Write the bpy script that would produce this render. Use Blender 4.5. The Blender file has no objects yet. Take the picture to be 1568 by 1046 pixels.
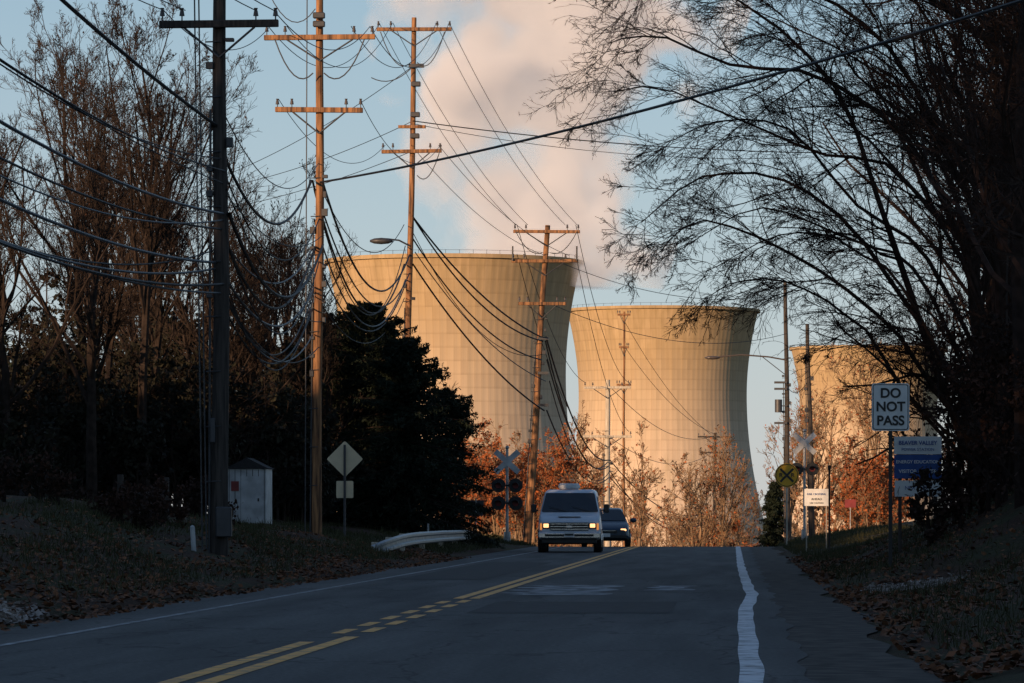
import bpy, math, numpy as np
from mathutils import Vector
rng = np.random.default_rng(7)
scene = bpy.context.scene
rad = math.radians

# ------------------------------------------------------------------ materials
def newmat(name):
    m = bpy.data.materials.new(name); m.use_nodes = True
    nt = m.node_tree
    return m, nt, nt.nodes, nt.links, nt.nodes["Principled BSDF"]

def mat(name, c, rough=0.7, metal=0.0, var=0.25, scale=4.0, c2=None, bump=0.0, emit=None, es=0.0, spec=0.5, mscale=None):
    m, nt, N, L, b = newmat(name)
    tc = N.new("ShaderNodeTexCoord")
    mp = N.new("ShaderNodeMapping"); L.new(tc.outputs["Object"], mp.inputs["Vector"])
    if mscale: mp.inputs["Scale"].default_value = mscale
    nz = N.new("ShaderNodeTexNoise"); nz.inputs["Scale"].default_value = scale
    nz.inputs["Detail"].default_value = 5; L.new(mp.outputs[0], nz.inputs["Vector"])
    r = N.new("ShaderNodeValToRGB"); L.new(nz.outputs["Fac"], r.inputs["Fac"])
    if c2 is None: c2 = tuple(x*(1-var) for x in c)
    r.color_ramp.elements[0].position = 0.35; r.color_ramp.elements[1].position = 0.65
    r.color_ramp.elements[0].color = (*c2, 1); r.color_ramp.elements[1].color = (*c, 1)
    L.new(r.outputs[0], b.inputs["Base Color"])
    b.inputs["Roughness"].default_value = rough; b.inputs["Metallic"].default_value = metal
    b.inputs["Specular IOR Level"].default_value = spec
    if bump:
        bp = N.new("ShaderNodeBump"); bp.inputs["Strength"].default_value = bump
        L.new(nz.outputs["Fac"], bp.inputs["Height"]); L.new(bp.outputs[0], b.inputs["Normal"])
    if emit:
        b.inputs["Emission Color"].default_value = (*emit, 1); b.inputs["Emission Strength"].default_value = es
    return m

M = {}
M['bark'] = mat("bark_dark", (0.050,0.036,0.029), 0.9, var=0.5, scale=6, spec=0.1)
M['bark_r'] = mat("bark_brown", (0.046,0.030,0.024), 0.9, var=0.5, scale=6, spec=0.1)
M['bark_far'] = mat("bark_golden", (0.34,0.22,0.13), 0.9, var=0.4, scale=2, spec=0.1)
M['wood'] = mat("pole_wood", (0.44,0.22,0.10), 0.85, scale=2.0, c2=(0.09,0.05,0.033), mscale=(8,8,0.6), bump=0.3, spec=0.2)
M['wood_dark'] = mat("pole_wood_dark", (0.09,0.075,0.065), 0.85, scale=3, c2=(0.04,0.034,0.03), mscale=(8,8,0.6), bump=0.3, spec=0.2)
M['wood_grey'] = mat("pole_wood_grey", (0.66,0.58,0.46), 0.85, scale=3, c2=(0.40,0.34,0.26), mscale=(8,8,0.6), spec=0.2)
M['ceramic'] = mat("insulator_glaze", (0.10,0.08,0.07), 0.3, scale=20)
M['steel'] = mat("galvanised_steel", (0.45,0.46,0.46), 0.45, 0.6, var=0.35, scale=5)
M['steel_dark'] = mat("dark_steel", (0.08,0.08,0.085), 0.5, 0.3, scale=5)
M['wire'] = mat("wire_sheath", (0.018,0.019,0.022), 0.6, scale=1, spec=0.3)
M['wire_l'] = mat("bare_wire", (0.06,0.068,0.08), 0.5, 0.1, scale=1, spec=0.4)
M['white'] = mat("white_paint", (0.75,0.75,0.73), 0.5, var=0.15, scale=3)
M['white_old'] = mat("weathered_white_paint", (0.60,0.61,0.61), 0.6, var=0.35, scale=3)
M['sign_white'] = mat("sign_sheeting", (0.88,0.88,0.84), 0.5, var=0.10, scale=5)
M['black'] = mat("black_paint", (0.02,0.02,0.02), 0.5, scale=5)
M['rubber'] = mat("tyre_rubber", (0.02,0.02,0.02), 0.85, scale=9)
M['yellow'] = mat("sign_yellow", (0.80,0.42,0.02), 0.5, var=0.15, scale=5)
M['red'] = mat("sign_red", (0.25,0.03,0.03), 0.5, scale=5)
M['blue'] = mat("sign_blue", (0.02,0.09,0.34), 0.5, scale=5)
M['sign_back'] = mat("sign_aluminium", (0.82,0.67,0.44), 0.6, 0.0, var=0.12, scale=3)
M['glass'] = mat("vehicle_glass", (0.015,0.02,0.025), 0.08, var=0.3, scale=2, spec=0.8)
M['van'] = mat("van_paint", (0.62,0.68,0.76), 0.28, 0.0, var=0.08, scale=2)
M['carblue'] = mat("car_paint", (0.03,0.06,0.10), 0.2, 0.3, var=0.2, scale=2)
M['chrome'] = mat("chrome", (0.7,0.7,0.7), 0.25, 0.85, var=0.2, scale=6)
M['lamp'] = mat("headlamp", (0.9,0.8,0.6), 0.3, emit=(1.0,0.50,0.20), es=2.0)
M['amber'] = mat("indicator", (0.7,0.25,0.03), 0.3, emit=(1.0,0.35,0.08), es=0.6)
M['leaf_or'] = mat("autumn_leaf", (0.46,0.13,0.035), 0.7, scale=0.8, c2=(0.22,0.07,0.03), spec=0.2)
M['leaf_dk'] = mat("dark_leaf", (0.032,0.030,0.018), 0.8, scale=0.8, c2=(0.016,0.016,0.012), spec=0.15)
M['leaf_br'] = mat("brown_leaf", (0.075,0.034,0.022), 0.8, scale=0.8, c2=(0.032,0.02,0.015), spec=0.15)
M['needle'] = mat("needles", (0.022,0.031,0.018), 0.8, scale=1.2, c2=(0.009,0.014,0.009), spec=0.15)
M['litter'] = mat("leaf_litter", (0.27,0.115,0.055), 0.8, scale=3, c2=(0.06,0.035,0.025), spec=0.2)
M['grassm'] = mat("grass_blade", (0.085,0.080,0.036), 0.8, scale=0.7, c2=(0.045,0.048,0.022), spec=0.2)
M['siding'] = mat("siding", (0.05,0.048,0.05), 0.8, scale=2)
M['roof'] = mat("shingles", (0.035,0.032,0.032), 0.9, scale=8)

def line_mat(name, c, wear):
    m, nt, N, L, b = newmat(name)
    tc = N.new("ShaderNodeTexCoord")
    nz = N.new("ShaderNodeTexNoise"); nz.inputs["Scale"].default_value = 3.5; nz.inputs["Detail"].default_value = 8
    nz.inputs["Roughness"].default_value = 0.7
    L.new(tc.outputs["Object"], nz.inputs["Vector"])
    r = N.new("ShaderNodeValToRGB"); L.new(nz.outputs["Fac"], r.inputs["Fac"])
    r.color_ramp.elements[0].position = wear-0.06; r.color_ramp.elements[1].position = wear+0.14
    r.color_ramp.elements[0].color = (0.07,0.07,0.072,1); r.color_ramp.elements[1].color = (*c,1)
    L.new(r.outputs[0], b.inputs["Base Color"]); b.inputs["Roughness"].default_value = 0.6
    return m
M['line_y'] = line_mat("road_yellow", (0.90,0.41,0.045), 0.38)
M['line_w'] = line_mat("road_white", (0.70,0.71,0.73), 0.40)
M['line_w2'] = line_mat("road_white_worn", (0.38,0.39,0.41), 0.48)

def asphalt():
    m, nt, N, L, b = newmat("asphalt")
    tc = N.new("ShaderNodeTexCoord")
    mp = N.new("ShaderNodeMapping"); mp.inputs["Scale"].default_value = (1.3,0.09,1); L.new(tc.outputs["Object"], mp.inputs["Vector"])
    n1 = N.new("ShaderNodeTexNoise"); n1.inputs["Scale"].default_value = 1.1; n1.inputs["Detail"].default_value = 7
    L.new(mp.outputs[0], n1.inputs["Vector"])
    n2 = N.new("ShaderNodeTexNoise"); n2.inputs["Scale"].default_value = 22; n2.inputs["Detail"].default_value = 4
    L.new(tc.outputs["Object"], n2.inputs["Vector"])
    r = N.new("ShaderNodeValToRGB"); L.new(n1.outputs["Fac"], r.inputs["Fac"])
    r.color_ramp.elements[0].position = 0.3; r.color_ramp.elements[1].position = 0.7
    r.color_ramp.elements[0].color = (0.042,0.042,0.042,1); r.color_ramp.elements[1].color = (0.120,0.117,0.112,1)
    mx = N.new("ShaderNodeMix"); mx.data_type='RGBA'; mx.blend_type='MULTIPLY'; mx.inputs["Factor"].default_value = 0.85
    r2 = N.new("ShaderNodeValToRGB"); L.new(n2.outputs["Fac"], r2.inputs["Fac"])
    r2.color_ramp.elements[0].position=0.3; r2.color_ramp.elements[0].color=(0.45,0.45,0.45,1)
    r2.color_ramp.elements[1].position=0.7; r2.color_ramp.elements[1].color=(1.4,1.4,1.4,1)
    L.new(r.outputs[0], mx.inputs["A"]); L.new(r2.outputs[0], mx.inputs["B"])
    mp3 = N.new("ShaderNodeMapping"); mp3.inputs["Scale"].default_value=(1,0.35,1); L.new(tc.outputs["Object"], mp3.inputs["Vector"])
    wn = N.new("ShaderNodeTexNoise"); wn.inputs["Scale"].default_value=2.0; L.new(mp3.outputs[0], wn.inputs["Vector"])
    av = N.new("ShaderNodeVectorMath"); av.operation='ADD'; L.new(mp3.outputs[0], av.inputs[0]); L.new(wn.outputs["Color"], av.inputs[1])
    vo = N.new("ShaderNodeTexVoronoi"); vo.feature='DISTANCE_TO_EDGE'; vo.inputs["Scale"].default_value=0.5
    L.new(av.outputs[0], vo.inputs["Vector"])
    rc = N.new("ShaderNodeValToRGB"); L.new(vo.outputs["Distance"], rc.inputs["Fac"])
    rc.color_ramp.elements[0].position=0.004; rc.color_ramp.elements[0].color=(0.35,0.35,0.35,1)
    rc.color_ramp.elements[1].position=0.016; rc.color_ramp.elements[1].color=(1,1,1,1)
    mx2 = N.new("ShaderNodeMix"); mx2.data_type='RGBA'; mx2.blend_type='MULTIPLY'; mx2.inputs["Factor"].default_value=0.8
    L.new(mx.outputs["Result"], mx2.inputs["A"]); L.new(rc.outputs[0], mx2.inputs["B"])
    L.new(mx2.outputs["Result"], b.inputs["Base Color"])
    b.inputs["Roughness"].default_value = 0.8; b.inputs["Specular IOR Level"].default_value=0.3
    bp = N.new("ShaderNodeBump"); bp.inputs["Strength"].default_value=0.35; bp.inputs["Distance"].default_value=0.02
    L.new(n2.outputs["Fac"], bp.inputs["Height"]); L.new(bp.outputs[0], b.inputs["Normal"])
    return m
M['asphalt'] = asphalt()
M['patch'] = mat("asphalt_patch", (0.38,0.385,0.39), 0.8, scale=3, c2=(0.08,0.082,0.085), mscale=(1,0.35,1), spec=0.25)
M['patch_dk'] = mat("asphalt_patch_dark", (0.05,0.05,0.052), 0.8, scale=5, c2=(0.03,0.03,0.031), spec=0.25)
M['gravel'] = mat("gravel", (0.46,0.40,0.36), 0.9, scale=2.5, c2=(0.16,0.13,0.11), spec=0.2)
M['shoulder'] = mat("shoulder", (0.105,0.088,0.075), 0.9, scale=4, c2=(0.035,0.031,0.028), spec=0.2)

def groundmat():
    m, nt, N, L, b = newmat("ground_soil")
    tc = N.new("ShaderNodeTexCoord")
    n1 = N.new("ShaderNodeTexNoise"); n1.inputs["Scale"].default_value=0.5; n1.inputs["Detail"].default_value=8
    n2 = N.new("ShaderNodeTexNoise"); n2.inputs["Scale"].default_value=9; n2.inputs["Detail"].default_value=6; n2.inputs["Roughness"].default_value=0.75
    L.new(tc.outputs["Object"], n1.inputs["Vector"]); L.new(tc.outputs["Object"], n2.inputs["Vector"])
    r1 = N.new("ShaderNodeValToRGB"); L.new(n2.outputs["Fac"], r1.inputs["Fac"])
    e=r1.color_ramp.elements; e[0].position=0.35; e[0].color=(0.022,0.016,0.012,1); e[1].position=0.68; e[1].color=(0.11,0.055,0.033,1)
    r2 = N.new("ShaderNodeValToRGB"); L.new(n2.outputs["Fac"], r2.inputs["Fac"])
    e=r2.color_ramp.elements; e[0].position=0.35; e[0].color=(0.026,0.027,0.013,1); e[1].position=0.7; e[1].color=(0.08,0.072,0.034,1)
    rf = N.new("ShaderNodeValToRGB"); L.new(n1.outputs["Fac"], rf.inputs["Fac"])
    rf.color_ramp.elements[0].position=0.42; rf.color_ramp.elements[1].position=0.58
    mx = N.new("ShaderNodeMix"); mx.data_type='RGBA'
    L.new(rf.outputs[0], mx.inputs["Factor"]); L.new(r1.outputs[0], mx.inputs["A"]); L.new(r2.outputs[0], mx.inputs["B"])
    L.new(mx.outputs["Result"], b.inputs["Base Color"]); b.inputs["Roughness"].default_value=0.95
    b.inputs["Specular IOR Level"].default_value=0.15
    bp = N.new("ShaderNodeBump"); bp.inputs["Strength"].default_value=0.6; bp.inputs["Distance"].default_value=0.05
    L.new(n2.outputs["Fac"], bp.inputs["Height"]); L.new(bp.outputs[0], b.inputs["Normal"])
    return m
M['ground'] = groundmat()

def concrete():
    m, nt, N, L, b = newmat("tower_concrete")
    def mth(op,a=None,b_=None,c=None):
        n_=N.new("ShaderNodeMath"); n_.operation=op
        for i_,q in enumerate((a,b_,c)):
            if q is None: continue
            if isinstance(q,(int,float)): n_.inputs[i_].default_value=q
            else: L.new(q,n_.inputs[i_])
        return n_.outputs[0]
    def mul(a,b_,f=1.0):
        q=N.new("ShaderNodeMix"); q.data_type='RGBA'; q.blend_type='MULTIPLY'; q.inputs["Factor"].default_value=f
        L.new(a,q.inputs["A"]); L.new(b_,q.inputs["B"]); return q.outputs["Result"]
    def ramp(fac,p0,c0,p1,c1):
        r=N.new("ShaderNodeValToRGB"); L.new(fac,r.inputs["Fac"]); e=r.color_ramp.elements
        e[0].position=p0; e[0].color=(*c0,1); e[1].position=p1; e[1].color=(*c1,1); return r.outputs[0]
    tc = N.new("ShaderNodeTexCoord")
    mp = N.new("ShaderNodeMapping"); mp.inputs["Scale"].default_value=(0.30,0.30,0.014); L.new(tc.outputs["Object"], mp.inputs["Vector"])
    n1 = N.new("ShaderNodeTexNoise"); n1.inputs["Scale"].default_value=1.6; n1.inputs["Detail"].default_value=8; n1.inputs["Roughness"].default_value=0.6; L.new(mp.outputs[0], n1.inputs["Vector"])
    base = ramp(n1.outputs["Fac"],0.3,(0.52,0.42,0.29),0.7,(0.74,0.60,0.46))
    sx = N.new("ShaderNodeSeparateXYZ"); L.new(tc.outputs["Object"], sx.inputs[0]); x,y,z=sx.outputs
    ang = mth('MULTIPLY',mth('ARCTAN2',y,x),104/(2*math.pi))
    zl = mth('MULTIPLY',z,1/3.4)
    jv = ramp(mth('FRACT',ang),0.0,(0.74,0.72,0.70),0.22,(1,1,1))
    jh = ramp(mth('FRACT',zl),0.0,(0.76,0.74,0.72),0.2,(1,1,1))
    cmb = N.new("ShaderNodeCombineXYZ"); L.new(mth('FLOOR',ang),cmb.inputs[0]); L.new(mth('FLOOR',zl),cmb.inputs[1])
    wn = N.new("ShaderNodeTexWhiteNoise"); wn.noise_dimensions='3D'; L.new(cmb.outputs[0],wn.inputs["Vector"])
    pv = ramp(wn.outputs["Value"],0.0,(0.91,0.90,0.89),1.0,(1.04,1.04,1.03))
    col = mul(mul(mul(base,jv,0.6),jh,0.55),pv,0.8)
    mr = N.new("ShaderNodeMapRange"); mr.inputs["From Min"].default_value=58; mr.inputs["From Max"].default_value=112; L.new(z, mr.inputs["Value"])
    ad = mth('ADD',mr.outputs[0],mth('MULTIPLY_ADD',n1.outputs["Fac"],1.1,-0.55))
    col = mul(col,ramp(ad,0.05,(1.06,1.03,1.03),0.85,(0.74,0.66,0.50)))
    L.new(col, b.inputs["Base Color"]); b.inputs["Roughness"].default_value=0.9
    b.inputs["Specular IOR Level"].default_value=0.1
    return m
M['concrete'] = concrete()

# ------------------------------------------------------------------ mesh helpers
def build(name, V, Q, mats, mi=None, smooth=False, parent=None):
    me = bpy.data.meshes.new(name)
    V = np.asarray(V, dtype=np.float32); Q = np.asarray(Q, dtype=np.int32)
    me.vertices.add(len(V)); me.vertices.foreach_set("co", V.ravel())
    me.loops.add(Q.size); me.loops.foreach_set("vertex_index", Q.ravel())
    me.polygons.add(len(Q))
    me.polygons.foreach_set("loop_start", np.arange(0, Q.size, 4, dtype=np.int32))
    for m in mats: me.materials.append(m)
    if mi is not None: me.polygons.foreach_set("material_index", np.asarray(mi, dtype=np.int32))
    me.polygons.foreach_set("use_smooth", np.full(len(Q), smooth, dtype=bool))
    me.update(calc_edges=True)
    o = bpy.data.objects.new(name, me); scene.collection.objects.link(o)
    if parent: o.parent = parent
    return o

def tubes(P, R, sides=3):
    N,k,_ = P.shape
    T = np.gradient(P, axis=1); T /= (np.linalg.norm(T,axis=2,keepdims=True)+1e-9)
    ref = np.where(np.abs(T[...,2:3])>0.9, np.array([1.,0,0]), np.array([0,0,1.]))
    A = np.cross(T, ref); A /= (np.linalg.norm(A,axis=2,keepdims=True)+1e-9)
    B = np.cross(T, A)
    th = np.arange(sides)*2*np.pi/sides
    V = P[:,:,None,:] + R[:,:,None,None]*(np.cos(th)[None,None,:,None]*A[:,:,None,:] + np.sin(th)[None,None,:,None]*B[:,:,None,:])
    idx = np.arange(N*k*sides).reshape(N,k,sides)
    a = idx[:,:-1,:]; b = np.roll(a,-1,axis=2); d = idx[:,1:,:]; c = np.roll(d,-1,axis=2)
    Q = np.stack([a,b,c,d],axis=-1).reshape(-1,4)
    return V.reshape(-1,3), Q

def leafquads(C, size, rg, aspect=0.6, flat=False):
    n=len(C)
    e1 = rg.normal(size=(n,3))
    if flat: e1[:,2]*=0.25
    e1/=np.linalg.norm(e1,axis=1,keepdims=True)
    e2 = rg.normal(size=(n,3))
    if flat: e2[:,2]*=0.25
    e2 -= (e1*e2).sum(1,keepdims=True)*e1; e2/=np.linalg.norm(e2,axis=1,keepdims=True)
    s = size*rg.uniform(0.6,1.3,(n,1))
    e1=e1*s; e2=e2*s*aspect
    V = np.stack([C-e1, C-e2, C+e1, C+e2],axis=1).reshape(-1,3)
    Q = np.arange(4*n).reshape(n,4)
    return V,Q

class Acc:
    def __init__(s): s.V=[]; s.Q=[]; s.M=[]; s.n=0
    def add(s,V,Q,m=0):
        s.V.append(V); s.Q.append(Q+s.n); s.M.append(np.full(len(Q),m)); s.n+=len(V)
    def obj(s,name,mats,smooth=False,parent=None):
        return build(name,np.concatenate(s.V),np.concatenate(s.Q),mats,np.concatenate(s.M),smooth,parent)

def resample(pts, k):
    p = np.array(pts,float); n=len(p)
    t = np.linspace(0,n-1,k); out=[]
    for tt in t:
        i=min(int(tt),n-2); f=tt-i
        p0=p[max(i-1,0)];p1=p[i];p2=p[i+1];p3=p[min(i+2,n-1)]
        out.append(0.5*((2*p1)+(-p0+p2)*f+(2*p0-5*p1+4*p2-p3)*f*f+(-p0+3*p1-3*p2+p3)*f**3))
    return np.array(out)

def spawn(P,R,m,rg,ang,lr,tmin=0.2,trop=0.0,wob=0.15,k=5,rr=0.6,rmin=0.004,bias=None):
    N,kp,_=P.shape
    t=rg.uniform(tmin,1.0,(N,m))*(kp-1.001); i=t.astype(int); f=(t-i)[...,None]
    ar=np.arange(N)[:,None]
    p=P[ar,i]*(1-f)+P[ar,i+1]*f
    T=P[ar,i+1]-P[ar,i]; T/=np.linalg.norm(T,axis=2,keepdims=True)+1e-9
    r=R[ar,i]
    L=np.linalg.norm(np.diff(P,axis=1),axis=2).sum(1)[:,None]
    q=rg.normal(size=(N,m,3)); q-= (q*T).sum(2,keepdims=True)*T; q/=np.linalg.norm(q,axis=2,keepdims=True)+1e-9
    a=rg.uniform(ang*0.55,ang*1.25,(N,m,1))
    d=np.cos(a)*T+np.sin(a)*q
    ln=L*lr*(1.25-0.75*t/(kp-1))*rg.uniform(0.45,1.3,(N,m))
    p=p.reshape(-1,3); d=d.reshape(-1,3); ln=ln.reshape(-1,1)/(k-1)
    C=np.zeros((N*m,k,3)); C[:,0]=p
    for j in range(1,k):
        d=d+rg.normal(size=d.shape)*wob
        d[:,2]+=trop
        if bias is not None: d+=bias
        d/=np.linalg.norm(d,axis=1,keepdims=True)
        C[:,j]=C[:,j-1]+d*ln
    r0=np.maximum(r.reshape(-1,1)*rr,rmin)
    RR=np.maximum(r0*np.linspace(1,0.35,k)[None],rmin*0.8)
    return C,RR

# ------------------------------------------------------------------ terrain
def sm(a,b,x):
    t=np.clip((x-a)/(b-a),0,1); return t*t*(3-2*t)
def basez(y):
    y=np.asarray(y,float); d=np.clip(y-143,0,None)
    z=np.where(d<50, -0.0006*d*d, -1.5-0.06*(d-50))
    return np.maximum(z,-45)
def height(x,y):
    x=np.asarray(x,float); y=np.asarray(y,float)
    zb=basez(y)
    zl=basez(y-18); zr=basez(y-55)
    wl=sm(-7.4,-9.5,x); wr=sm(1.4,2.6,x)
    z=zb*(1-wl)*(1-wr)+zl*wl+zr*wr
    fl=1-0.35*sm(75,110,y)-0.4*sm(120,170,y)
    z=z+np.interp(-x,[6.9,8,9,12,15,24],[0,0.3,0.58,1.25,1.6,1.8])*fl
    fr=1-0.65*sm(75,120,y)-0.3*sm(150,220,y)
    cut=1-0.85*np.exp(-((y-58)/6.5)**2)*(1-sm(5.5,9,x))
    z=z+np.interp(x,[1.5,2.5,4,6,10,20],[0,0.2,1.0,2.2,3.6,5.5])*fr*cut
    H=np.interp(y,[-200,35,55,85,115,150],[11,11,5.5,4,3.0,0.0])  # unseen left hill, raised to keep the low sun off the road
    z=z+H*sm(-20,-42,x)*(1-sm(400,1200,-x))
    z=z+0.05*np.sin(x*2.1+y*0.35)*sm(-7,-9,x)+0.04*np.sin(y*0.9+x*1.7)*np.maximum(sm(-7,-9,x),sm(1.6,3,x))
    z=z-0.02*((x>-7.0)&(x<1.5))
    return z
def hz(x,y): return float(height(x,y))

xs=np.concatenate([-np.geomspace(8000,45,16),np.arange(-42,-14,2.0),np.arange(-14,-7.0,0.25),[-7.0,-6.99],np.arange(-6,1.5,1.5),[1.49,1.5],np.arange(1.75,8,0.25),np.arange(8,30,2.),np.geomspace(30,8000,16)])
ys=np.concatenate([-np.geomspace(2500,10,12),np.arange(0,20,4.),np.arange(20,160,0.8),np.arange(160,320,5.),np.geomspace(320,12000,40)])
X,Y=np.meshgrid(xs,ys); Z=height(X,Y)
V=np.stack([X,Y,Z],-1).reshape(-1,3); nx=len(xs); ny=len(ys)
i=np.arange(nx*ny).reshape(ny,nx)
Q=np.stack([i[:-1,:-1],i[:-1,1:],i[1:,1:],i[1:,:-1]],-1).reshape(-1,4)
build("ground",V,Q,[M['ground']],smooth=True)

def strip(left,right,y0,y1,zoff,step=1.0):
    yy=np.arange(y0,y1+step*0.5,step)
    wl=left(yy) if callable(left) else np.full_like(yy,left)
    wr=right(yy) if callable(right) else np.full_like(yy,right)
    n=4; V=[]
    for a in np.linspace(0,1,n+1): V.append(np.stack([wl*(1-a)+wr*a,yy,basez(yy)+zoff],-1))
    V=np.stack(V,1).reshape(-1,3); idx=np.arange(len(V)).reshape(len(yy),n+1)
    Q=np.stack([idx[:-1,:-1],idx[:-1,1:],idx[1:,1:],idx[1:,:-1]],-1).reshape(-1,4)
    return V,Q
a=Acc(); a.add(*strip(-6.9,lambda y:0.50+0.04*np.sin(y*0.8)+0.03*np.sin(y*2.2),-60,900,0.0,0.5))
a.obj("road",[M['asphalt']])
sh=Acc(); sh.add(*strip(0.3,lambda y:1.32+0.12*np.sin(y*0.31)+0.08*np.sin(y*1.3),-60,200,-0.006))
sh.obj("road_shoulder",[M['shoulder']])
def wx(y):
    return 0.11+np.interp(y,[30,44,50,54,57,62,75,90,140],[0,0.0,0.03,0.10,0.12,0.09,0.05,0.02,0.0])+0.006*np.sin(y*0.9)
a=Acc()
a.add(*strip(lambda y:wx(y)-0.08,lambda y:wx(y)+0.08+0.008*np.sin(y*1.1+1),5,700,0.004,0.25),0)
a.add(*strip(lambda y:-6.02+0.0012*y,lambda y:-5.93+0.0012*y,5,700,0.004),1)
a.obj("road_edge_line",[M['line_w'],M['line_w2']])
a=Acc()
def yl(x0,x1,y0,y1): a.add(*strip(x0,x1,y0,y1,0.004,0.5),0)
yl(-3.62,-3.49,5,35.5); yl(-3.38,-3.25,5,37)
for k,y0 in enumerate(np.arange(38,53,2.6)):
    yl(-3.60,-3.48,y0,y0+1.5); yl(-3.38,-3.26,y0+0.5,y0+2.2)
yl(-3.57,-3.44,54,700); yl(-3.36,-3.23,54,700)
a.obj("road_centre_line",[M['line_y']])
a=Acc(); a.add(*strip(lambda y:-3.0+0.2*np.sin(y*3),lambda y:-1.75+0.12*np.sin(y*2),56.5,64.5,0.004,0.4))
a.add(*strip(lambda y:-1.2+0.1*np.sin(y*3),lambda y:-0.65+0.1*np.sin(y*2),60,64,0.004,0.4))
a.add(*strip(-2.9,-0.7,46,52,0.004,0.4),1)
a.add(*strip(-5.6,-4.1,70,96,0.004,0.4),1)
a.obj("road_patch",[M['patch'],M['patch_dk']])
# loose-stone driveways
def stones(name,x0,x1,y0,y1,n,size):
    x=rng.uniform(x0,x1,n); t=rng.normal(size=n)*0.24+0.5; y=y0+(y1-y0)*t+0.35*np.sin(x*2.3)
    k_=(x>x0+0.5*rng.random(n)); x=x[k_]; y=y[k_]
    C=np.stack([x,y,np.maximum(height(x,y),-0.01)+0.025],-1); V,Q=leafquads(C,size,rng,0.8,flat=True); build(name,V,Q,[M['gravel']])
stones("gravel_driveway",1.7,7.5,55.5,60.5,15000,0.05)
stones("gravel_driveway",-12,-6.95,37.5,43.0,14000,0.045)

# leaf litter & grass
n=34000
side=rng.random(n)<0.55
lx=np.where(side, -6.6-np.abs(rng.normal(size=n))*2.2, 1.3+np.abs(rng.normal(size=n))*2.3); ly=27+ (rng.random(n)**1.3)*80
den=np.sin(lx*1.3+ly*0.23)+np.sin(lx*2.9-ly*0.41+1)+rng.normal(size=n)*0.9
keep=~((ly>55)&(ly<61)&(lx>1.9)&(rng.random(n)<0.8))&~((ly>37.5)&(ly<43)&(lx<-6.6)&(rng.random(n)<0.6))&(den>-0.8); lx=lx[keep]; ly=ly[keep]
C=np.stack([lx,ly,height(lx,ly)+0.03],-1)
V,Q=leafquads(C,0.042,rng,0.7,flat=True); build("leaf_litter",V,Q,[M['litter']])
n=80000
gx=np.where(rng.random(n)<0.6, rng.uniform(-12,-7.3,n), rng.uniform(1.6,5.5,n)); gy=30+rng.random(n)**1.0*150
cl=np.sin(gx*1.9+gy*0.31)+np.sin(gx*0.9-gy*0.21+2)+rng.normal(size=n)*0.6; kp=(cl>-0.3)&~((gy>55)&(gy<61)&(gx>0))&~((gy>37)&(gy<44)&(gx<0)); gx=gx[kp]; gy=gy[kp]; n=len(gx)
gz=height(gx,gy); hh=rng.uniform(0.04,0.14,n)*(1+0.8*(rng.random(n)<0.08)); w=0.004+0.00008*gy
dx=rng.normal(size=n)*0.05; dy=rng.normal(size=n)*0.05; ax=rng.uniform(0,np.pi,n)
V=np.stack([np.stack([gx-w*np.cos(ax),gy-w*np.sin(ax),gz-0.02],-1),np.stack([gx+w*np.cos(ax),gy+w*np.sin(ax),gz-0.02],-1),
  np.stack([gx+dx+w*.3,gy+dy,gz+hh],-1),np.stack([gx+dx-w*.3,gy+dy,gz+hh],-1)],1).reshape(-1,3)
build("grass",V,np.arange(4*n).reshape(n,4),[M['grassm']])

# ------------------------------------------------------------------ trees
def bare_tree(name,x,y,h,rg,rt=0.16,m1=12,m2=6,m3=5,m4=4,m5=0,trop=0.10,ang=0.6,l1=0.5,bark='bark',rmin=0.006,leaf=None,nleaf=0,lsize=0.07,lean=(0,0),acc=None,z0=None,tmin=0.25):
    z=hz(x,y)-0.2 if z0 is None else z0
    k=10
    P=np.zeros((1,k,3)); s=np.linspace(0,1,k)
    P[0,:,0]=x+lean[0]*s*s*h+np.cumsum(rg.normal(size=k))*0.015*h*s; P[0,:,1]=y+lean[1]*s*s*h+np.cumsum(rg.normal(size=k))*0.015*h*s; P[0,:,2]=z+s*h*0.92
    R=(rt*(1-0.85*s))[None]
    own=acc is None
    A=Acc() if own else acc
    A.add(*tubes(P,R,7),0)
    c1,r1=spawn(P,R,m1,rg,ang,l1,tmin,trop,0.12,7,0.5,rmin); A.add(*tubes(c1,r1,4),0)
    c2,r2=spawn(c1,r1,m2,rg,ang*1.05,0.5,0.2,trop*0.8,0.15,6,0.5,rmin); A.add(*tubes(c2,r2,3),0)
    c3,r3=spawn(c2,r2,m3,rg,ang*1.1,0.5,0.15,trop*0.6,0.18,5,0.55,rmin); A.add(*tubes(c3,r3,3),0)
    last=c3
    if m4: c4,r4=spawn(c3,r3,m4,rg,ang*1.1,0.55,0.1,trop*0.5,0.2,4,0.6,rmin); A.add(*tubes(c4,r4,3),0); last=c4
    if m5: c5,r5=spawn(c4,r4,m5,rg,ang*1.1,0.6,0.1,trop*0.5,0.2,4,0.6,rmin); A.add(*tubes(c5,r5,3),0); last=c5
    if nleaf:
        pts=last.reshape(-1,3); pts=pts[rg.integers(0,len(pts),nleaf)]+rg.normal(size=(nleaf,3))*0.06
        A.add(*leafquads(pts,lsize,rg),1)
    if own:
        return A.obj(name,[M[bark],M[leaf or 'leaf_br']])

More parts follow.
